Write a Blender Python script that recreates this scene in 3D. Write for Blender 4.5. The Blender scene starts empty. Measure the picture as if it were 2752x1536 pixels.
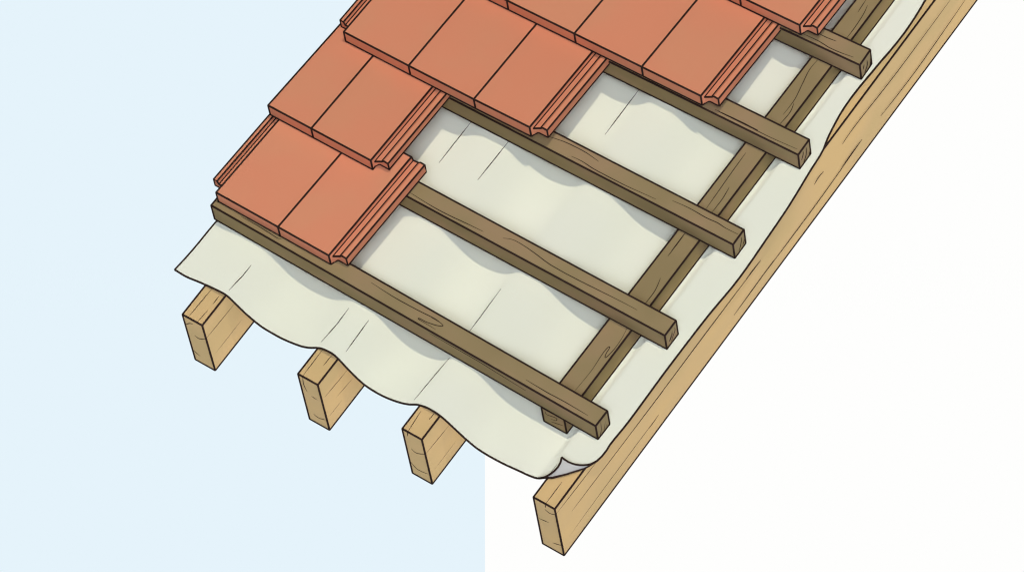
import bpy, bmesh, math
from mathutils import Vector, Matrix

KL, KD, KT, KM = 1.02, 1.0, 1.03, 1.0
SKY_BASE = 0.075
GLOWS = (((0.362, -0.40, 0.84), 29.5, 90.0), ((0.85, -0.50, -0.18), 5.1, 18.0), ((0.0, -1.0, -0.2), 0.6, 20.0))
SKY_COL = (0.94, 1.0, 1.12)
SUN = 1.26
SUN_COL = (1.0, 0.92, 0.74)
SUN_DIR = (-0.2, -0.06, -1.0)

# measured corner points, millimetres in the roof frame
D = {'battens': [[[-1255.3, 17.5], [-3.5, -2.9], 51.4], [[-1225.0, 310.3], [-0.8, 313.4], 51.9], [[-1215.0, 618.0], [-1.4, 635.0], 52.6],
             [[-1200.0, 921.2], [-6.4, 953.5], 54.0], [[-1180.0, 1221.3], [-19.8, 1272.7], 55.2]],
 'cam_R': [[0.8184774, 0.56574009, -0.10016432], [0.44613594, -0.73567539, -0.50965129], [-0.36201859, 0.37245116, -0.85453068]],
 'cam_loc': [5305.41, -5668.22, 13531.86],
 'counter': [[-182.2, 80.8, -68.3], [-168.9, 1477.1, -68.3], [-111.1, 79.2, -68.3], [-109.8, 1512.4, -68.3]],
 'creases': [[[-1088.1, -47.3], [-1086.2, -90.4], [-1088.8, -144.1]], [[-788.4, -19.2], [-786.7, -73.5], [-791.1, -140.5]],
             [[-722.2, -22.1], [-720.2, -74.0], [-718.5, -130.1]], [[-479.6, 1.3], [-493.2, -144.3]], [[-486.5, 247.3], [-481.8, 150.8], [-481.4, 94.8]],
             [[-865.0, 650.8], [-865.4, 496.8]], [[-720.2, 628.9], [-722.1, 482.7]], [[-538.9, 970.4], [-536.9, 804.6]]],
 'eave_left': [-1261.4, -159.8, -83.0],
 'f_px': 16274.111845764983,
 'flap': [[-91.3, -158.9, -119.1], [-53.6, -169.1, -60.5], [-42.8, -156.7, -51.0], [-34.9, -139.9, -41.5], [-34.6, -123.4, -35.8], [-38.8, -111.4, -32.0],
          [-20.9, -111.7, -37.7], [-1.8, -103.9, -47.2], [11.5, -92.8, -54.8], [22.8, -78.2, -62.4], [29.0, -56.8, -72.0]],
 'fold': [[-91.0, -159.3, -119.0], [-48.7, -162.3, -72.8], [-23.0, -141.1, -72.0], [-3.3, -116.7, -72.0], [15.0, -89.7, -72.0], [29.0, -56.8, -72.0]],
 'grain': {'b0': [['n', [[-1164.9, 30.8, 0.0], [-1124.7, 31.1, 0.0], [-1085.4, 29.6, 0.0], [-1057.2, 27.7, 0.0], [-1041.7, 27.5, 0.0], [-1033.5, 30.8, 0.0]]],
                  ['n', [[-751.0, 45.5, 0.0], [-675.9, 40.4, 0.0], [-600.8, 40.5, 0.0], [-546.3, 42.7, 0.0], [-526.1, 40.5, 0.0]]],
                  ['n',
                   [[-553.2, 40.9, 0.0], [-526.8, 40.5, 0.0], [-513.4, 36.3, 0.0], [-526.3, 29.3, 0.0], [-555.6, 23.0, 0.0], [-579.3, 22.2, 0.0], [-579.0, 19.1, 0.0],
                    [-556.2, 18.5, 0.0], [-524.3, 17.3, 0.0]]],
                  ['n', [[-235.6, 16.3, 0.0], [-167.7, 13.8, 0.0], [-113.2, 14.5, 0.0], [-37.8, 12.5, 0.0]]],
                  ['b', [[-536.9, -0.9, -13.5], [-454.9, -0.9, -13.9], [-380.6, -0.9, -13.6], [-307.3, -0.9, -20.2], [-228.8, -0.9, -26.5]]],
                  ['a', [[-3.5, 18.5, -9.3], [-3.5, 15.4, -46.3], [-3.5, 6.9, -73.3]]], ['a', [[-3.5, 39.7, -24.8], [-3.5, 28.7, -54.1], [-3.5, 26.4, -75.4]]],
                  ['a', [[-3.5, 43.0, -48.3], [-3.5, 32.0, -74.5]]]],
           'b1': [['n', [[-825.0, 325.1, 0.0], [-749.9, 320.6, 0.0], [-693.6, 321.0, 0.0], [-639.5, 324.4, 0.0], [-586.8, 326.9, 0.0]]],
                  ['n',
                   [[-530.5, 337.6, 0.0], [-505.2, 347.0, 0.0], [-467.7, 346.8, 0.0], [-427.2, 342.1, 0.0], [-385.8, 336.0, 0.0], [-347.5, 334.3, 0.0],
                    [-292.2, 334.7, 0.0], [-220.0, 337.2, 0.0], [-148.0, 339.6, 0.0], [-105.8, 339.7, 0.0]]],
                  ['a', [[-0.8, 356.4, -22.1], [-0.8, 355.6, -36.0], [-0.8, 341.5, -51.4], [-0.8, 336.1, -73.8]]],
                  ['a', [[-0.8, 345.6, -21.4], [-0.8, 336.7, -38.4], [-0.8, 328.2, -48.8], [-0.8, 338.2, -43.5], [-0.8, 347.1, -30.7]]]],
           'b2': [['n', [[-604.3, 659.7, 0.0], [-564.1, 666.9, 0.0], [-524.5, 669.5, 0.0], [-486.7, 668.9, 0.0], [-447.6, 663.7, 0.0]]],
                  ['n', [[-518.4, 639.7, 0.0], [-486.7, 641.4, 0.0], [-446.9, 638.0, 0.0], [-390.9, 638.0, 0.0], [-336.1, 639.4, 0.0], [-253.0, 645.5, 0.0]]],
                  ['n', [[-212.2, 664.1, 0.0], [-163.9, 668.1, 0.0], [-107.6, 666.6, 0.0], [-72.5, 669.0, 0.0], [-45.3, 666.7, 0.0], [-7.5, 667.9, 0.0]]],
                  ['a', [[-1.4, 672.1, -16.1], [-1.4, 669.0, -36.5], [-1.4, 656.5, -62.0]]], ['a', [[-1.4, 686.5, -43.5], [-1.4, 674.8, -57.7]]]],
           'b3': [['n',
                   [[-273.7, 958.1, 0.0], [-196.5, 961.9, 0.0], [-140.7, 961.5, 0.0], [-261.0, 957.8, 0.0], [-173.2, 959.6, 0.0], [-100.3, 961.0, 0.0],
                    [-18.9, 967.0, 0.0]]],
                  ['a', [[-6.4, 976.2, -13.9], [-6.4, 973.7, -26.8], [-6.4, 964.7, -42.4]]], ['a', [[-6.4, 991.2, -14.9], [-6.4, 986.9, -45.0], [-6.4, 971.2, -70.1]]],
                  ['a', [[-6.4, 1002.9, -52.5], [-6.4, 1000.8, -72.9]]]],
           'b4': [['n', [[-207.1, 1277.4, 0.0], [-158.5, 1279.8, 0.0], [-119.8, 1277.1, 0.0], [-84.1, 1279.2, 0.0], [-48.0, 1284.9, 0.0]]],
                  ['n', [[-168.0, 1299.9, 0.0], [-142.3, 1300.3, 0.0], [-114.9, 1303.7, 0.0]]], ['a', [[-19.8, 1291.6, -22.4], [-19.8, 1284.5, -38.6]]],
                  ['a', [[-19.8, 1306.0, -21.5], [-19.8, 1305.1, -43.2], [-19.8, 1290.9, -61.5]]],
                  ['a', [[-19.8, 1323.9, -25.3], [-19.8, 1322.3, -48.9], [-19.8, 1315.9, -69.1]]]],
           'c': [['n', [[-134.6, 482.4, -68.3], [-125.4, 442.4, -68.3], [-125.9, 396.5, -68.3]]],
                 ['n',
                  [[-124.8, 310.5, -68.3], [-119.5, 280.8, -68.3], [-118.0, 240.6, -68.3], [-122.6, 208.3, -68.3], [-128.4, 217.9, -68.3], [-130.3, 238.1, -68.3],
                   [-134.6, 237.9, -68.3], [-136.2, 213.1, -68.3], [-132.6, 153.8, -68.3], [-135.9, 80.4, -68.3]]],
                 ['n', [[-156.8, 633.1, -68.3], [-155.4, 548.3, -68.3]]], ['n', [[-156.0, 921.3, -68.3], [-154.1, 838.6, -68.3], [-149.9, 721.0, -68.3]]],
                 ['n', [[-134.5, 809.0, -68.3], [-130.0, 768.8, -68.3], [-130.8, 720.0, -68.3]]], ['n', [[-155.1, 631.9, -68.3], [-155.1, 549.1, -68.3]]],
                 ['n', [[-152.0, 1268.3, -68.3], [-154.1, 1226.1, -68.3], [-145.9, 1179.5, -68.3], [-136.3, 1125.2, -68.3], [-136.9, 1071.4, -68.3]]],
                 ['n', [[-132.0, 1115.8, -68.3], [-124.8, 1085.1, -68.3], [-128.2, 1039.5, -68.3]]],
                 ['n', [[-132.8, 1477.8, -68.3], [-126.3, 1446.0, -68.3], [-123.4, 1395.7, -68.3], [-123.7, 1361.7, -68.3]]],
                 ['n', [[-146.0, 1490.8, -68.3], [-142.8, 1445.7, -68.3]]],
                 ['b', [[-171.6, -1.0, -81.7], [-169.5, -1.0, -95.1], [-142.6, -1.0, -85.7], [-136.4, -1.0, -89.2], [-140.6, -1.0, -100.5], [-157.0, -1.0, -108.2]]],
                 ['b', [[-157.9, -1.0, -122.7], [-117.4, -1.0, -106.7]]]],
           'r0': [['n', [[-1137.6, -156.5, -74.0], [-1140.4, -260.5, -74.0]]], ['n', [[-1108.0, -166.5, -74.0], [-1107.3, -195.4, -74.0]]],
                  ['n', [[-1108.2, -216.8, -74.0], [-1110.6, -261.9, -74.0]]], ['b', [[-1157.1, -264.1, -127.4], [-1142.0, -264.1, -107.9], [-1128.9, -264.1, -99.3]]],
                  ['b', [[-1133.5, -264.1, -162.7], [-1120.1, -264.1, -168.0], [-1095.5, -264.1, -149.0]]], ['b', [[-1160.8, -264.1, -260.0], [-1136.9, -264.1, -275.7]]],
                  ['a', [[-1093.6, -133.1, -149.3], [-1093.6, -264.7, -145.1]]], ['a', [[-1093.6, -105.6, -246.3], [-1093.6, -269.8, -248.0]]]],
           'r1': [['n', [[-776.7, -158.0, -74.0], [-775.1, -245.6, -74.0]]], ['n', [[-746.0, -155.9, -74.0], [-746.7, -194.6, -74.0]]],
                  ['b', [[-774.3, -250.4, -78.4], [-778.2, -250.4, -118.8], [-772.4, -250.4, -153.7]]], ['b', [[-759.9, -250.4, -165.8], [-741.9, -250.4, -169.7]]],
                  ['b', [[-769.3, -250.4, -270.4], [-753.9, -250.4, -276.8], [-729.1, -250.4, -264.5]]], ['a', [[-725.6, -134.1, -167.5], [-725.6, -237.5, -159.3]]],
                  ['a', [[-725.6, -116.7, -228.7], [-725.6, -200.1, -219.2]]], ['a', [[-725.6, -168.9, -260.0], [-725.6, -251.3, -258.7]]]],
           'r2': [['n', [[-448.2, -172.0, -74.0], [-442.0, -240.7, -74.0]]], ['n', [[-414.3, -156.7, -74.0], [-415.4, -181.7, -74.0]]],
                  ['b', [[-442.6, -241.0, -74.0], [-446.6, -241.0, -102.6]]], ['b', [[-442.9, -241.0, -166.3], [-428.1, -241.0, -175.6], [-399.0, -241.0, -154.6]]],
                  ['b', [[-457.3, -241.0, -250.1], [-437.9, -241.0, -272.9], [-403.1, -241.0, -265.2]]], ['a', [[-397.2, -132.1, -162.2], [-397.2, -240.7, -153.3]]],
                  ['a', [[-397.2, -101.4, -263.2], [-397.2, -241.4, -265.4]]]],
           'r3': [['n', [[-14.6, -152.6, -74.0], [-14.4, -228.6, -74.0]]], ['b', [[-20.2, -228.9, -110.4], [-4.6, -228.9, -117.3], [13.1, -228.9, -106.6]]],
                  ['b', [[-46.5, -228.9, -184.9], [-17.1, -228.9, -178.0]]], ['b', [[-16.2, -228.9, -288.5], [16.1, -228.9, -273.6]]],
                  ['b', [[-14.9, -228.9, -80.2], [-17.7, -228.9, -98.6]]], ['a', [[14.3, -44.3, -112.6], [14.3, -227.6, -104.4]]],
                  ['a', [[14.3, 256.1, -190.4], [14.3, -42.0, -183.6], [14.3, -169.3, -182.0]]],
                  ['a', [[14.3, 223.0, -268.7], [14.3, -55.5, -269.6], [14.3, -226.8, -276.8]]],
                  ['a', [[14.3, 718.1, -190.1], [14.3, 476.3, -187.4], [14.3, 278.0, -187.4], [14.3, 122.5, -186.3]]],
                  ['a', [[14.3, 773.7, -266.7], [14.3, 582.1, -273.8]]], ['a', [[14.3, 222.7, -268.1], [14.3, 178.4, -271.2]]],
                  ['a', [[14.3, 1206.9, -254.0], [14.3, 982.4, -269.2], [14.3, 708.1, -269.3]]],
                  ['a', [[14.3, 1027.0, -168.1], [14.3, 1004.8, -163.8], [14.3, 981.5, -169.9]]], ['a', [[14.3, 720.5, -188.7], [14.3, 650.9, -186.8]]],
                  ['a', [[14.3, 1654.0, -156.4], [14.3, 1392.7, -161.7], [14.3, 1187.1, -151.5], [14.3, 1120.9, -157.5]]],
                  ['a', [[14.3, 1722.8, -246.2], [14.3, 1476.6, -268.2], [14.3, 1298.7, -260.7]]], ['a', [[14.3, 1206.2, -252.7], [14.3, 1105.6, -256.0]]]]},
 'left_edge': [[-1261.4, -160.1], [-1257.8, -113.6], [-1256.0, -65.4], [-1255.6, -15.2], [-1254.3, 25.0]],
 'profile': [[-1400, -85], [-1261, -83], [-1225, -86], [-1185, -76], [-1159, -70], [-1133, -65], [-1087, -62], [-1063, -81], [-1030, -110], [-986, -134], [-950, -138],
             [-914, -137], [-854, -120], [-821, -100], [-789, -72], [-768, -60], [-731, -61], [-696, -99], [-652, -136], [-601, -145], [-546, -132], [-502, -108],
             [-464, -76], [-428, -64], [-394, -70], [-355, -97], [-320, -124], [-280, -144], [-213, -147], [-153, -138], [-119, -132], [-91, -119], [-48, -72],
             [60, -72]],
 'profile_inner': [[-1400, -84], [-1261, -84], [-1225, -84], [-1185, -74], [-1160, -70.5], [-1094, -70.5], [-1070, -78], [-1040, -100], [-1005, -125], [-960, -138],
                   [-905, -137], [-860, -121], [-825, -93], [-800, -76], [-785, -70.5], [-728, -70.5], [-705, -79], [-675, -106], [-640, -132], [-600, -144],
                   [-550, -138], [-510, -117], [-480, -86], [-464, -71.5], [-455, -70.5], [-397, -70.5], [-375, -80], [-340, -108], [-300, -135], [-250, -146],
                   [-215, -147], [-180, -146], [-108, -145.5], [-98, -140], [-80, -110], [-64, -80], [-54, -71], [-46, -70.5], [0, -70.5], [60, -70.5]],
 'rafters': [[[-1158.5, -261.9, -74.0], [-1093.6, -264.1, -74.0], [-1167.0, -264.1, -309.1], [-1105.8, -264.1, -314.8], [-1093.5, -156.4, -74.0]],
             [[-789.7, -249.1, -74.0], [-725.6, -250.4, -74.0], [-794.8, -250.4, -310.2], [-732.6, -250.4, -318.7], [-725.0, -156.2, -74.0]],
             [[-459.9, -240.7, -74.0], [-397.2, -241.0, -74.0], [-460.7, -241.0, -309.0], [-398.7, -241.0, -315.1], [-395.5, -158.6, -74.0]],
             [[-52.5, -227.9, -74.0], [14.3, -228.9, -74.0], [-46.9, -228.9, -323.5], [16.5, -228.9, -329.1], [10.0, 1588.3, -74.0]]],
 'right_edge': [[29.4, -57.2], [33.3, -30.7], [31.2, 4.1], [34.0, 80.8], [32.4, 262.2], [34.4, 450.4], [40.6, 586.5], [35.8, 740.8], [31.1, 842.8], [19.8, 966.5],
                [14.5, 1031.1], [3.5, 1075.2], [-4.3, 1121.1], [-8.9, 1156.7], [-11.1, 1193.9], [-11.1, 1245.2], [-8.5, 1298.3], [-5.9, 1351.4], [-2.3, 1403.1],
                [-1.3, 1453.4], [-2.7, 1495.9], [-6.2, 1541.6], [-10.2, 1573.9], [-20.6, 1651.3]],
 'sheet_edge_x': -107.1,
 'tiles': [[[[-1246.3, 38.1, 44.5], [-1231.5, 399.6, 44.5]], [[-1041.6, 37.2, 44.5], [-1026.8, 398.8, 44.5]], [[-875.0, 35.6, 44.5], [-862.6, 397.2, 44.5]]],
           [[[-1264.7, 311.0, 90.0], [-1275.7, 661.0, 31.0]], [[-1122.8, 311.8, 90.0], [-1139.7, 661.8, 31.0]], [[-928.4, 312.6, 90.0], [-945.9, 662.6, 31.0]]],
           [[[-1227.2, 607.0, 86.5], [-1248.3, 959.0, 21.0]], [[-1015.1, 609.0, 86.5], [-1035.3, 961.0, 21.0]], [[-804.7, 612.3, 86.5], [-824.7, 964.3, 21.0]],
            [[-627.3, 616.9, 86.5], [-645.2, 968.9, 21.0]]],
           [[[-1129.9, 913.9, 75.5], [-1145.9, 1265.9, 21.0]], [[-912.5, 920.4, 75.5], [-926.7, 1272.4, 21.0]], [[-696.7, 926.3, 75.5], [-709.0, 1278.3, 21.0]],
            [[-483.2, 931.9, 75.5], [-495.9, 1283.9, 21.0]], [[-297.5, 936.9, 75.5], [-311.1, 1288.9, 21.0]]],
           [[[-595.5, 1246.5, 72.0], [-611.9, 1598.5, 21.0]], [[-383.8, 1253.2, 72.0], [-399.1, 1605.2, 21.0]], [[-196.7, 1259.2, 72.0], [-210.5, 1611.2, 21.0]]]]}

# ------------------------------------------------------------------ frame of the roof
# All shapes are measured in millimetres in the roof's own frame: a = along the eave, b = up the
# slope, n = square to the roof plane (n = 0 is the top of the tile battens). The whole frame is
# then pitched about the eave and scaled to metres.
PITCH = math.radians(22.0)
R3 = Matrix.Rotation(PITCH, 3, 'X')
MM = 0.001
LIFT = Vector((0, 0, 3.2))
col = bpy.context.scene.collection

def W(p):
    return R3 @ (Vector(p) * MM) + LIFT

def cr(xs, ys, x):
    n = len(xs)
    i = 0
    while i < n - 2 and x > xs[i + 1]:
        i += 1
    h = xs[i + 1] - xs[i]
    t = min(1, max(0, (x - xs[i]) / h))
    def sl(j):
        if j <= 0 or j >= n - 1:
            return 0.0
        return (ys[j + 1] - ys[j - 1]) / (xs[j + 1] - xs[j - 1])
    m0, m1 = sl(i) * h, sl(i + 1) * h
    return ((2*t**3 - 3*t*t + 1) * ys[i] + (t**3 - 2*t*t + t) * m0
            + (-2*t**3 + 3*t*t) * ys[i + 1] + (t**3 - t*t) * m1)

# ------------------------------------------------------------------ materials
def material(name, c1, c2=None, scale=3.0, stretch=(1, 1, 1), rough=0.9, c3=None):
    m = bpy.data.materials.new(name)
    m.use_nodes = True
    nt = m.node_tree
    p = nt.nodes['Principled BSDF']
    p.inputs['Roughness'].default_value = rough
    p.inputs['Specular IOR Level'].default_value = 0.0
    if c2 is None:
        p.inputs['Base Color'].default_value = (*c1, 1)
        return m
    tc = nt.nodes.new('ShaderNodeTexCoord')
    info = nt.nodes.new('ShaderNodeObjectInfo')
    mp = nt.nodes.new('ShaderNodeMapping')
    mp.inputs['Scale'].default_value = stretch
    add = nt.nodes.new('ShaderNodeVectorMath'); add.operation = 'ADD'
    mul = nt.nodes.new('ShaderNodeMath'); mul.operation = 'MULTIPLY'; mul.inputs[1].default_value = 37.0
    nt.links.new(info.outputs['Random'], mul.inputs[0])
    nt.links.new(tc.outputs['Object'], add.inputs[0])
    nt.links.new(mul.outputs[0], add.inputs[1])
    nt.links.new(add.outputs[0], mp.inputs[0])
    nz = nt.nodes.new('ShaderNodeTexNoise')
    nz.inputs['Scale'].default_value = scale
    nz.inputs['Detail'].default_value = 2.0
    nt.links.new(mp.outputs[0], nz.inputs['Vector'])
    rp = nt.nodes.new('ShaderNodeValToRGB')
    rp.color_ramp.elements[0].position = 0.36
    rp.color_ramp.elements[1].position = 0.64
    rp.color_ramp.elements[0].color = (*c1, 1)
    rp.color_ramp.elements[1].color = (*c2, 1)
    if c3:
        e = rp.color_ramp.elements.new(0.5)
        e.color = (*c3, 1)
    nt.links.new(nz.outputs['Fac'], rp.inputs[0])
    nt.links.new(rp.outputs[0], p.inputs['Base Color'])
    return m

def srgb(r, g, b, k=1.0):
    f = lambda c: (c / 255 / 12.92 if c / 255 <= 0.04045 else ((c / 255 + 0.055) / 1.055) ** 2.4) * k
    return (f(r), f(g), f(b))

M_INK = material('ink_line', srgb(50, 38, 34))
M_LIGHT = material('pale_sawn_wood', srgb(211, 177, 123, KL), srgb(200, 171, 121, KL), 5.0, (1, .7, 1), c3=srgb(206, 174, 124, KL))
M_DARK = material('brown_treated_wood', srgb(152, 128, 97, KD), srgb(139, 122, 88, KD), 6.0, (.8, .8, 1.6), c3=srgb(144, 126, 92, KD))
M_TILE = material('fired_clay', srgb(208, 133, 102, KT), srgb(205, 136, 104, KT), 5.0, c3=srgb(207, 134, 103, KT))
M_FELT = material('underlay_felt', srgb(227, 228, 213, KM), srgb(226, 228, 211, KM), 2.0)
M_FELT_BACK = material('felt_underside', srgb(177, 175, 170))

# ------------------------------------------------------------------ mesh builder
class Mesh:
    """Collects body faces (slot 0) and drawn ink lines (slot 1) for ONE part."""
    def __init__(self):
        self.v = []; self.f = []; self.m = []; self.s = []
    def face(self, idx, mi=0, smooth=False):
        self.f.append(idx); self.m.append(mi); self.s.append(smooth)
    def hexa(self, p):           # p: 8 corners, bottom ring 0-3 then top ring 4-7
        k = len(self.v); self.v += [tuple(q) for q in p]
        for q in ((3, 2, 1, 0), (4, 5, 6, 7), (0, 1, 5, 4), (1, 2, 6, 5), (2, 3, 7, 6), (3, 0, 4, 7)):
            self.face([k + i for i in q])
    def line(self, pts, r=2.7, taper=False, sides=6):
        P = [Vector(p) for p in pts]
        n = len(P)
        if n < 2: return
        base = len(self.v)
        if taper:                # refine for a smooth thin stroke
            Q = []
            xs = list(range(n)); m = max(2, (n - 1) * 6)
            for i in range(m + 1):
                t = i / m * (n - 1)
                Q.append(Vector([cr(xs, [p[k] for p in P], t) for k in range(3)]) if n > 2 else P[0].lerp(P[1], t))
            P = Q; n = len(P)
        ref = None
        for i in range(n):
            d = (P[min(i + 1, n - 1)] - P[max(i - 1, 0)])
            if d.length < 1e-6: d = Vector((1, 0, 0))
            d.normalize()
            if ref is None:
                ref = Vector((0, 0, 1)) if abs(d.z) < .9 else Vector((1, 0, 0))
            x = (ref - d * ref.dot(d)).normalized(); y = d.cross(x); ref = x
            rr = r
            if taper:
                e = min(i, n - 1 - i) / max(1, n * .3)
                rr = r * (0.35 + 0.65 * min(1, e))
            for s in range(sides):
                a = 2 * math.pi * s / sides
                self.v.append(tuple(P[i] + (x * math.cos(a) + y * math.sin(a)) * rr))
        for i in range(n - 1):
            for s in range(sides):
                t = (s + 1) % sides
                self.face([base + i*sides + s, base + i*sides + t, base + (i+1)*sides + t, base + (i+1)*sides + s], 1, True)
        # domed caps
        for i, dd in ((0, -1), (n - 1, 1)):
            d = (P[1] - P[0]).normalized() * -1 if i == 0 else (P[-1] - P[-2]).normalized()
            self.v.append(tuple(P[i] + d * r * .6)); c = len(self.v) - 1
            for s in range(sides):
                t = (s + 1) % sides
                a_, b_ = base + i*sides + s, base + i*sides + t
                self.face([b_, a_, c] if i == 0 else [a_, b_, c], 1, True)
    def edges(self, p, r=2.7):
        for a, b in ((0,1),(1,2),(2,3),(3,0),(4,5),(5,6),(6,7),(7,4),(0,4),(1,5),(2,6),(3,7)):
            self.line([p[a], p[b]], r)
    def build(self, name, mat, origin, parent=None, extra=None, taut=False):
        me = bpy.data.meshes.new(name)
        O = Vector(origin)
        me.from_pydata([tuple((Vector(q) - O) * MM) for q in self.v], [], self.f)
        me.materials.append(mat); me.materials.append(M_INK)
        if extra: me.materials.append(extra)
        for pl, mi, s in zip(me.polygons, self.m, self.s):
            pl.material_index = mi; pl.use_smooth = s
        if taut:                 # normals flattened so the sagging sheet looks evenly lit
            nv = [Vector((0, 0, 1)) for _ in me.loops]
            for pl in me.polygons:
                for li in pl.loop_indices:
                    v_ = me.vertices[me.loops[li].vertex_index]
                    nv[li] = pl.normal.copy() if pl.material_index else Vector((0, 0, 1)) * .995 + pl.normal * .005
                    nv[li].normalize()
            me.normals_split_custom_set([tuple(q) for q in nv])
        o = bpy.data.objects.new(name, me)
        col.objects.link(o)
        if parent is None:
            o.matrix_world = Matrix.Translation(W(O)) @ R3.to_4x4()
            o['o_mm'] = tuple(O)
        else:
            o.parent = parent
            o.location = (O - Vector(parent['o_mm'])) * MM
            o['o_mm'] = tuple(O)
        return o

def tag(o, label, cat, group=None, kind=None):
    o['label'] = label
    if cat: o['category'] = cat
    if group: o['group'] = group
    if kind: o['kind'] = kind

def clampseg(pts, lim):
    return [tuple(min(max(p[i], lim[i][0]), lim[i][1]) for i in range(3)) for p in pts]

def grain(mesh, key, lims, r=1.1):
    for axis, pts in D['grain'].get(key, []):
        mesh.line(clampseg(pts, lims[axis]), r, taper=True, sides=5)

# ------------------------------------------------------------------ rafters
TOPR = -76.0
B_TOP = 2050.0
R_LABELS = ['pale sawn rafter at the far left, its end poking out below the sheet corner',
            'pale sawn rafter between the leftmost rafter and the one by the blue edge',
            'pale sawn rafter third from the left, just left of where the blue backdrop ends',
            'longest pale rafter running bare up the right edge past the curled sheet corner']
for j, (TL, TR, BL, BR, TF) in enumerate(D['rafters']):
    b0 = (TL[1] + TR[1]) / 2
    bot = (BL[2] + BR[2]) / 2
    sk = (TF[0] - TR[0]) / (TF[1] - TR[1]) if j == 3 else 0.0
    dx = sk * (B_TOP - b0)
    aL, aR = TL[0], TR[0]
    p = [(aL, b0, bot), (aR + 1, b0, bot), (aR + 1 + dx, B_TOP, bot), (aL + dx, B_TOP, bot),
         (aL, b0, TOPR), (aR, b0, TOPR), (aR + dx, B_TOP, TOPR), (aL + dx, B_TOP, TOPR)]
    m = Mesh(); m.hexa(p); m.edges(p, 2.75)
    grain(m, 'r%d' % j, {'n': ((aL + 2, aR - 2), (b0, B_TOP), (TOPR, TOPR + .2)),
                         'b': ((aL + 1, aR), (b0 - .2, b0), (bot + 1, TOPR)),
                         'a': ((aR + .2 + min(dx, 0), aR + 1.2), (b0, B_TOP), (bot + 2, TOPR - 2))})
    o = m.build('rafter', M_LIGHT, (aL, b0, bot))
    tag(o, R_LABELS[j], 'rafter', 'rafters under the roofing felt', 'thing')

# ------------------------------------------------------------------ underlay membrane
px = [q[0] for q in D['profile']]; pn_ = [q[1] for q in D['profile']]
RANGES = [(q[0][0], q[1][0]) for q in D['rafters']]

def sstep(x, a, b):
    t = min(1, max(0, (x - a) / (b - a)))
    return t * t * (3 - 2 * t)

qx = [q[0] for q in D['profile_inner']]; qn = [q[1] for q in D['profile_inner']]

def mem_n(a, b):
    k = sstep(b, -140, -30)
    n = cr(px, pn_, a) * (1 - k) + min(cr(qx, qn, a), -70.0) * k
    for l, r in RANGES:
        if l - 2.5 <= a <= r + 2.5:
            n = max(n, -71.0)
    if a > 12:
        n = min(n, -70.8 - (a - 12) * .06)
    return n

S = 300; V = 90
B_END = 1700.0
def interp(path, t):                      # path of tuples, arclength parameter 0..1
    L = [0]
    for p, q in zip(path, path[1:]):
        L.append(L[-1] + (Vector(q) - Vector(p)).length)
    return Vector([cr(L, [p[k] for p in path], t * L[-1]) for k in range(len(path[0]))])

fold = D['fold']
a0 = D['eave_left'][0]
eave_ab = [(a0, -160.0)] + [(a0 + (fold[0][0] - a0) * i / 8, -160.0) for i in range(1, 8)] + [(f[0], f[1]) for f in fold]
left_ab = [tuple(q) for q in D['left_edge']] + [(-1252, 60), (-1240, 140), (-1228, 300), (-1225, 700), (-1222, 1200), (-1220, B_END)]
right_ab = [(fold[-1][0], fold[-1][1])] + [tuple(q) for q in D['right_edge'][1:-1]] + [(-20.0, B_END)]
left_ab[0] = (a0, -160.0)
def cpath(path, N):
    P = [Vector((x, y)) for x, y in path]
    L = [0]
    for p, q in zip(P, P[1:]): L.append(L[-1] + (q - p).length)
    return [Vector((cr(L, [p.x for p in P], L[-1]*i/N), cr(L, [p.y for p in P], L[-1]*i/N))) for i in range(N + 1)]
Bt = cpath(eave_ab, S); Lf = cpath(left_ab, V); Rt = cpath(right_ab, V)
Tp = [Lf[-1].lerp(Rt[-1], i / S) for i in range(S + 1)]
m = Mesh()
grid = []
for v in range(V + 1):
    for s in range(S + 1):
        x, y = s / S, v / V
        P = Bt[s]*(1-y) + Tp[s]*y + Lf[v]*(1-x) + Rt[v]*x - (Bt[0]*(1-x)*(1-y) + Bt[-1]*x*(1-y) + Tp[0]*(1-x)*y + Tp[-1]*x*y)
        q = (P.x, P.y, mem_n(P.x, P.y))
        grid.append(q)
m.v = list(grid)
for v in range(V):
    for s in range(S):
        k = v*(S+1) + s
        m.face([k, k+1, k+S+2, k+S+1], 0, True)
NT = (S+1)*(V+1)
TH = 1.0                                  # sheet thickness
m.v += [(p[0], p[1], p[2] - TH) for p in grid]
for v in range(V):
    for s in range(S):
        k = NT + v*(S+1) + s
        m.face([k, k+S+1, k+S+2, k+1], 2, True)
rim = [s for s in range(S+1)] + [v*(S+1)+S for v in range(1, V+1)] + [V*(S+1)+s for s in range(S-1, -1, -1)] + [v*(S+1) for v in range(V-1, 0, -1)]
for i in range(len(rim)):
    a_, b_ = rim[i], rim[(i+1) % len(rim)]
    m.face([b_, a_, a_+NT, b_+NT], 0)
dn = lambda q: (q[0], q[1], q[2] - TH/2)
m.line([dn(grid[s]) for s in range(0, S+1, 2)], 2.75)
m.line([dn(grid[v*(S+1)+S]) for v in range(V+1)], 2.75)
m.line([dn(grid[v*(S+1)]) for v in range(V+1)], 2.75)
for c in D['creases']:
    pts = []
    for (p, q) in zip(c, c[1:]):
        for i in range(6):
            a_ = p[0] + (q[0]-p[0])*i/6; b_ = p[1] + (q[1]-p[1])*i/6
            pts.append((a_, b_, mem_n(a_, b_) + .3))
    pts.append((c[-1][0], c[-1][1], mem_n(*c[-1]) + .3))
    m.line(pts, 1.35, taper=True, sides=5)
felt = m.build('underlay_sheet', M_FELT, (a0, -160, -84), extra=M_FELT_BACK, taut=True)
tag(felt, 'large pale grey-green roofing felt sheet sagging over the rafters, one corner curled', 'roofing felt', kind='thing')

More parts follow.
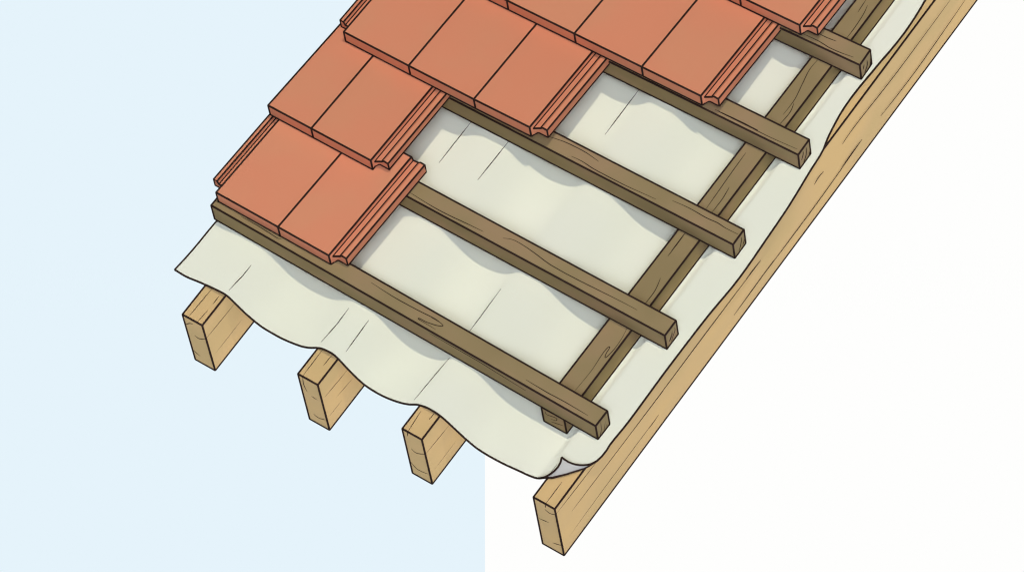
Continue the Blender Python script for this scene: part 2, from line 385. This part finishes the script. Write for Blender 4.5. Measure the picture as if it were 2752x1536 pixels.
# curled corner: the sheet's underside turned up and back
fl = D['flap']
tip = 5
NF = 24
def sub(path, t):
    return interp(path, t)
left_c = fl[:tip+1]; right_c = fl[tip:]
m = Mesh(); ring = []
up_pts = []
for i in range(NF + 1):
    t = i / NF
    F = interp([tuple(q) for q in fold], t)
    F = Vector((F.x, F.y, mem_n(F.x, F.y) + 1.0))
    tt = .42
    U = sub(left_c, t / tt) if t <= tt else sub(right_c, (t - tt) / (1 - tt))
    up_pts.append(U)
    row = []
    for j in range(9):
        w = j / 8
        p = F.lerp(U, w)
        p.z += 7 * math.sin(math.pi * w) * math.sin(math.pi * t)
        row.append(tuple(p))
    ring.append(row)
for row in ring: m.v += row
for i in range(NF):
    for j in range(8):
        k = i*9 + j
        m.face([k, k+9, k+10, k+1], 0, True)
n0 = len(m.v)
m.v += [(p[0] , p[1] + .6, p[2] - 1.4) for row in ring for p in row]
for i in range(NF):
    for j in range(8):
        k = n0 + i*9 + j
        m.face([k, k+1, k+10, k+9], 2, True)
m.line([tuple(sub(left_c, i/10)) for i in range(11)], 2.75)
m.line([tuple(sub(right_c, i/10)) for i in range(11)], 2.75)
m.line([(r[0][0], r[0][1], r[0][2]) for r in ring], 2.75)
fc = m.build('folded_corner', M_FELT_BACK, tuple(fold[0]), felt, extra=M_FELT)
fc['label'] = 'grey underside of the sheet showing at its turned-up corner'

# ------------------------------------------------------------------ counter batten
(l0, l1, r0, r1) = D['counter']
def ext(p, q, b):
    t = (b - p[1]) / (q[1] - p[1]); return p[0] + (q[0] - p[0]) * t
cbF = -1.0; cbE = 1700.0; cT = -68.3; cB = -141.0
al0, al1, ar0, ar1 = ext(l0, l1, cbF), ext(l0, l1, cbE), ext(r0, r1, cbF), ext(r0, r1, cbE)
p = [(al0, cbF, cB), (ar0, cbF, cB), (ar1, cbE, cB), (al1, cbE, cB), (al0, cbF, cT), (ar0, cbF, cT), (ar1, cbE, cT), (al1, cbE, cT)]
m = Mesh(); m.hexa(p); m.edges(p)
grain(m, 'c', {'n': ((al0 + 2, ar1 - 2), (cbF, cbE), (cT, cT + .2)), 'b': ((al0 + 1, ar0 - 1), (cbF - .2, cbF), (cB + 1, cT - 1))})
o = m.build('counter_batten', M_DARK, (al0, cbF, cB))
tag(o, 'brown wooden counter batten running up the slope beneath the ends of the cross battens', 'counter batten', kind='thing')

# ------------------------------------------------------------------ tile battens
H = 68.0
B_LABELS = ['lowest brown batten, nearest the eave, with an oval knot mark on top',
            'second brown batten up from the eave, behind the lowest row of tiles',
            'third brown batten up from the eave, emerging under the third row of tiles',
            'fourth brown batten up from the eave, emerging under the fourth row of tiles',
            'topmost and shortest visible brown batten, under the highest row of tiles']
for k, (L, Rr, w) in enumerate(D['battens']):
    w = 52.5 if k < 3 else 54.5
    d = (Vector(Rr) - Vector(L)).normalized(); nrm = Vector((-d.y, d.x))
    L = Vector(L); Rr = Vector(Rr)
    c = [L, Rr, Rr + nrm * w, L + nrm * w]
    p = [(q.x, q.y, -H) for q in c] + [(q.x, q.y, 0) for q in c]
    m = Mesh(); m.hexa(p); m.edges(p)
    ft = lambda a: L.y + (a - L.x) * d.y / d.x
    for axis, pts in D['grain'].get('b%d' % k, []):
        if axis == 'n':
            pts = [(min(max(q[0], L.x + 2), Rr.x - 2), min(max(q[1], ft(q[0]) + 2), ft(q[0]) + w - 2), .2) for q in pts]
        elif axis == 'b':
            pts = [(q[0], ft(q[0]) - .2, min(max(q[2], -H + 3), -3)) for q in pts]
        else:
            pts = [(Rr.x + .2 - (q[1] - Rr.y) * .01, min(max(q[1], Rr.y + 2), Rr.y + w - 2), min(max(q[2], -H + 2), -2)) for q in pts]
        m.line(pts, 1.25, taper=True, sides=5)
    o = m.build('tile_batten', M_DARK, (L.x, L.y, -H))
    tag(o, B_LABELS[k], 'batten', 'cross battens carrying the tiles', 'thing')

# ------------------------------------------------------------------ clay tiles
T = 44.0
T_LABELS = [
    ['flat clay tile at the left end of the lowest row, ribbed edge on its left',
     'clay tile at the right end of the lowest row, ribbed edge showing to its top'],
    ['narrow half clay tile starting the second row, without any ribbed edge',
     'wide clay tile with ribbed right edge ending the second row from the eave'],
    ['clay tile at the left end of the third row, ribbed edge on its left',
     'middle clay tile of the third row, between two plain joints',
     'clay tile with ribbed right edge at the right end of the third row'],
    ['clay tile of the fourth row with only its front lip showing at the picture top',
     'clay tile of the fourth row directly above the middle tile of the third row',
     'clay tile of the fourth row, second from its right end',
     'clay tile with ribbed right edge at the right end of the fourth row'],
    ['clay tile of the topmost row, only a sliver of its front lip showing',
     'clay tile with ribbed right edge in the topmost row, nearest the bare rafter']]
LAP = [(0, 0, 0), (4, 13, 9), (22, 9.5, 18), (29, 2.5, 18.5), (43, 3, 18)]      # across, down, set back
ARCH = [(0, 44, 0), (3, 43, 8), (7.5, 41, 17), (13, 38.5, 19), (43, 37, 18)]
for k, rowp in enumerate(D['tiles']):
    n = len(rowp) - 1
    for i in range(n):
        (FL, BL), (FR, BR) = rowp[i], rowp[i + 1]
        FL, BL, FR, BR = map(Vector, (FL, BL, FR, BR))
        x = (FR - FL).normalized()
        FL = FL + x*.3; BL = BL + x*.3; FR = FR - x*.3; BR = BR - x*.3
        u = (BR - FR).normalized(); w = Vector((0, 0, 1))
        dn = -w * T
        dnb = dn if k == 0 else -w * (30 if k == 1 else 20)       # the covered head of the tile is thinner
        p = [FL + dn, FR + dn, BR + dnb, BL + dnb, FL, FR, BR, BL]
        m = Mesh(); m.hexa(p); m.edges(p)
        t = m.build('roof_tile', M_TILE, tuple(FL + dn))
        tag(t, T_LABELS[k][i], 'roof tile', 'interlocking clay roof tiles', 'thing')
        thin = 0.82 if k == 1 else 1.0
        if i == n - 1:                    # interlocking lap along the right edge
            m = Mesh()
            top_f = [FR + x*(a_+.3) - w*d_ + u*s_ for a_, d_, s_ in LAP]
            top_b = [BR + x*(a_+.3) - w*d_ for a_, d_, s_ in LAP]
            bot_f = [FR + x*(a_+.3) - w*d_*(thin if a_ > 0 else 1) + u*s_ for a_, d_, s_ in ARCH]
            bot_b = [BR + x*(a_+.3) - w*d_*thin for a_, d_, s_ in ARCH]
            N = len(LAP)
            m.v = [tuple(q) for q in top_f + top_b + bot_f + bot_b]
            for j in range(N - 1):
                m.face([j, j+1, N+j+1, N+j])                       # top
                m.face([2*N+j+1, 2*N+j, 3*N+j, 3*N+j+1])           # underside
                m.face([2*N+j, 2*N+j+1, j+1, j])                   # front
                m.face([3*N+j+1, 3*N+j, N+j, N+j+1])               # back
            m.face([N-1, 3*N-1, 4*N-1, 2*N-1])                     # outer side
            m.face([0, N, 3*N, 2*N])
            for j in range(1, N):
                if j == 3: continue
                m.line([top_f[j], top_b[j]], 2.3 if j == 1 else 2.5)
            m.line(top_f[1:3] + [top_f[3], top_f[4]]); m.line(bot_f)
            m.line(top_b); m.line([top_f[-1], bot_f[-1], bot_b[-1], top_b[-1]]); m.line(bot_b)
            m.build('side_lap', M_TILE, tuple(FR + dn), t)
        if i == 0 and k in (0, 2):        # underlap rail along the left edge
            m = Mesh()
            RL = [(0, 26), (-23, 26), (-27, 14), (-38, 14), (-38, 44), (0, 44)]
            uL = (BL - FL).normalized()
            f = [FL + x*(a_-.3) - w*d_ + uL*36 for a_, d_ in RL]
            b = [BL + x*(a_-.3) - w*d_ for a_, d_ in RL]
            N = len(RL)
            m.v = [tuple(q) for q in f + b]
            for j in range(N):
                q = (j + 1) % N
                m.face([q, j, N+j, N+q])
            m.face([0, 5, 4, 3, 2, 1][::-1]); m.face([N+j for j in (0, 5, 4, 3, 2, 1)])
            for j in (1, 2, 3, 4):
                m.line([f[j], b[j]], 2.3 if j in (1, 2) else 2.5)
            m.line(f[:5] + [f[5]], 2.5); m.line(b)
            m.build('side_rail', M_TILE, tuple(FL + dn), t)

# ------------------------------------------------------------------ camera
CR = Matrix(D['cam_R'])                    # roof frame -> camera (x right, y down, z forward)
flip = Matrix(((1, 0, 0), (0, -1, 0), (0, 0, -1)))
Rwc = R3 @ (flip @ CR).transposed()
cam = bpy.data.cameras.new('camera')
co = bpy.data.objects.new('camera', cam); col.objects.link(co)
co.matrix_world = Matrix.Translation(W(D['cam_loc'])) @ Rwc.to_4x4()
cam.sensor_width = 36.0
cam.lens = D['f_px'] / 2752 * 36.0
cam.clip_start = 0.5; cam.clip_end = 500
bpy.context.scene.camera = co

# ------------------------------------------------------------------ emissive flat backdrop, pale blue on the left and white on the right
def view_point(px_x, px_y, depth):         # metres, camera frame -> world
    return co.matrix_world @ Vector(((px_x - 1376) / D['f_px'] * depth, -(px_y - 768) / D['f_px'] * depth, -depth))
dep = 18.0
x1 = (1303.4 - 1376) / D['f_px'] * dep
me = bpy.data.meshes.new('sky')
Y0, Y1, X0, X1, t_ = -7, 8, x1 - 10, x1 + 11, -.05
v = [(X0, Y0, 0), (x1, Y0, 0), (X1, Y0, 0), (X0, Y1, 0), (x1, Y1, 0), (X1, Y1, 0)]
v = v + [(q[0], q[1], t_) for q in v]
me.from_pydata(v, [], [(0,1,4,3), (1,2,5,4), (9,10,7,6), (10,11,8,7), (0,6,7,1), (1,7,8,2), (2,8,11,5), (5,11,10,4), (4,10,9,3), (3,9,6,0)])
sk = bpy.data.objects.new('sky', me); col.objects.link(sk)
sk.matrix_world = co.matrix_world @ Matrix.Translation((0, 0, -dep))
def glow_mat(name, c):
    ms = bpy.data.materials.new(name); ms.use_nodes = True
    nt = ms.node_tree; nt.nodes.clear()
    em = nt.nodes.new('ShaderNodeEmission'); out = nt.nodes.new('ShaderNodeOutputMaterial')
    em.inputs[0].default_value = (*c, 1)
    nt.links.new(em.outputs[0], out.inputs[0])
    return ms
me.materials.append(glow_mat('blue_sky', srgb(229, 243, 251)))
me.materials.append(glow_mat('white_sky', srgb(254, 254, 253)))
for pl in me.polygons:
    pl.material_index = 0 if pl.center.x < x1 - .01 else 1
tag(sk, 'flat sky, pale blue behind the left half and white behind the right', 'sky', kind='structure')

# ------------------------------------------------------------------ light
scn = bpy.context.scene
wd = bpy.data.worlds.new('World'); scn.world = wd; wd.use_nodes = True
nt = wd.node_tree; bg = nt.nodes['Background']
tc = nt.nodes.new('ShaderNodeTexCoord')
# even world light plus fill glows added to brighten upper, right and front faces
prev = None
for gd, gk, gp in GLOWS:
    dot = nt.nodes.new('ShaderNodeVectorMath'); dot.operation = 'DOT_PRODUCT'
    dot.inputs[1].default_value = (R3 @ Vector(gd)).normalized()
    nt.links.new(tc.outputs['Generated'], dot.inputs[0])
    mx = nt.nodes.new('ShaderNodeMath'); mx.operation = 'MAXIMUM'; mx.inputs[1].default_value = 0.0
    nt.links.new(dot.outputs['Value'], mx.inputs[0])
    pw = nt.nodes.new('ShaderNodeMath'); pw.operation = 'POWER'; pw.inputs[1].default_value = gp
    nt.links.new(mx.outputs[0], pw.inputs[0])
    ad = nt.nodes.new('ShaderNodeMath'); ad.operation = 'MULTIPLY_ADD'
    ad.inputs[1].default_value = gk; ad.inputs[2].default_value = SKY_BASE
    nt.links.new(pw.outputs[0], ad.inputs[0])
    if prev: nt.links.new(prev.outputs[0], ad.inputs[2])
    prev = ad
nt.links.new(prev.outputs[0], bg.inputs['Strength'])
bg.inputs['Color'].default_value = (*SKY_COL, 1)

sun = bpy.data.lights.new('sun', 'SUN'); sun.energy = SUN; sun.angle = math.radians(.5)
sun.color = SUN_COL
so = bpy.data.objects.new('sun', sun); col.objects.link(so)
dr = (R3 @ Vector(SUN_DIR)).normalized()
so.rotation_euler = dr.to_track_quat('-Z', 'Y').to_euler()
so.location = (3, -2, 8)

scn.view_settings.view_transform = 'Standard'
scn.view_settings.look = 'None'
scn.view_settings.exposure = 0
scn.view_settings.gamma = 1
scn.render.engine = 'CYCLES'
scn.render.resolution_x = 1024; scn.render.resolution_y = 571
scn.cycles.max_bounces = 4
scn.cycles.filter_width = 1.2
for o in scn.objects:
    if 'o_mm' in o: del o['o_mm']
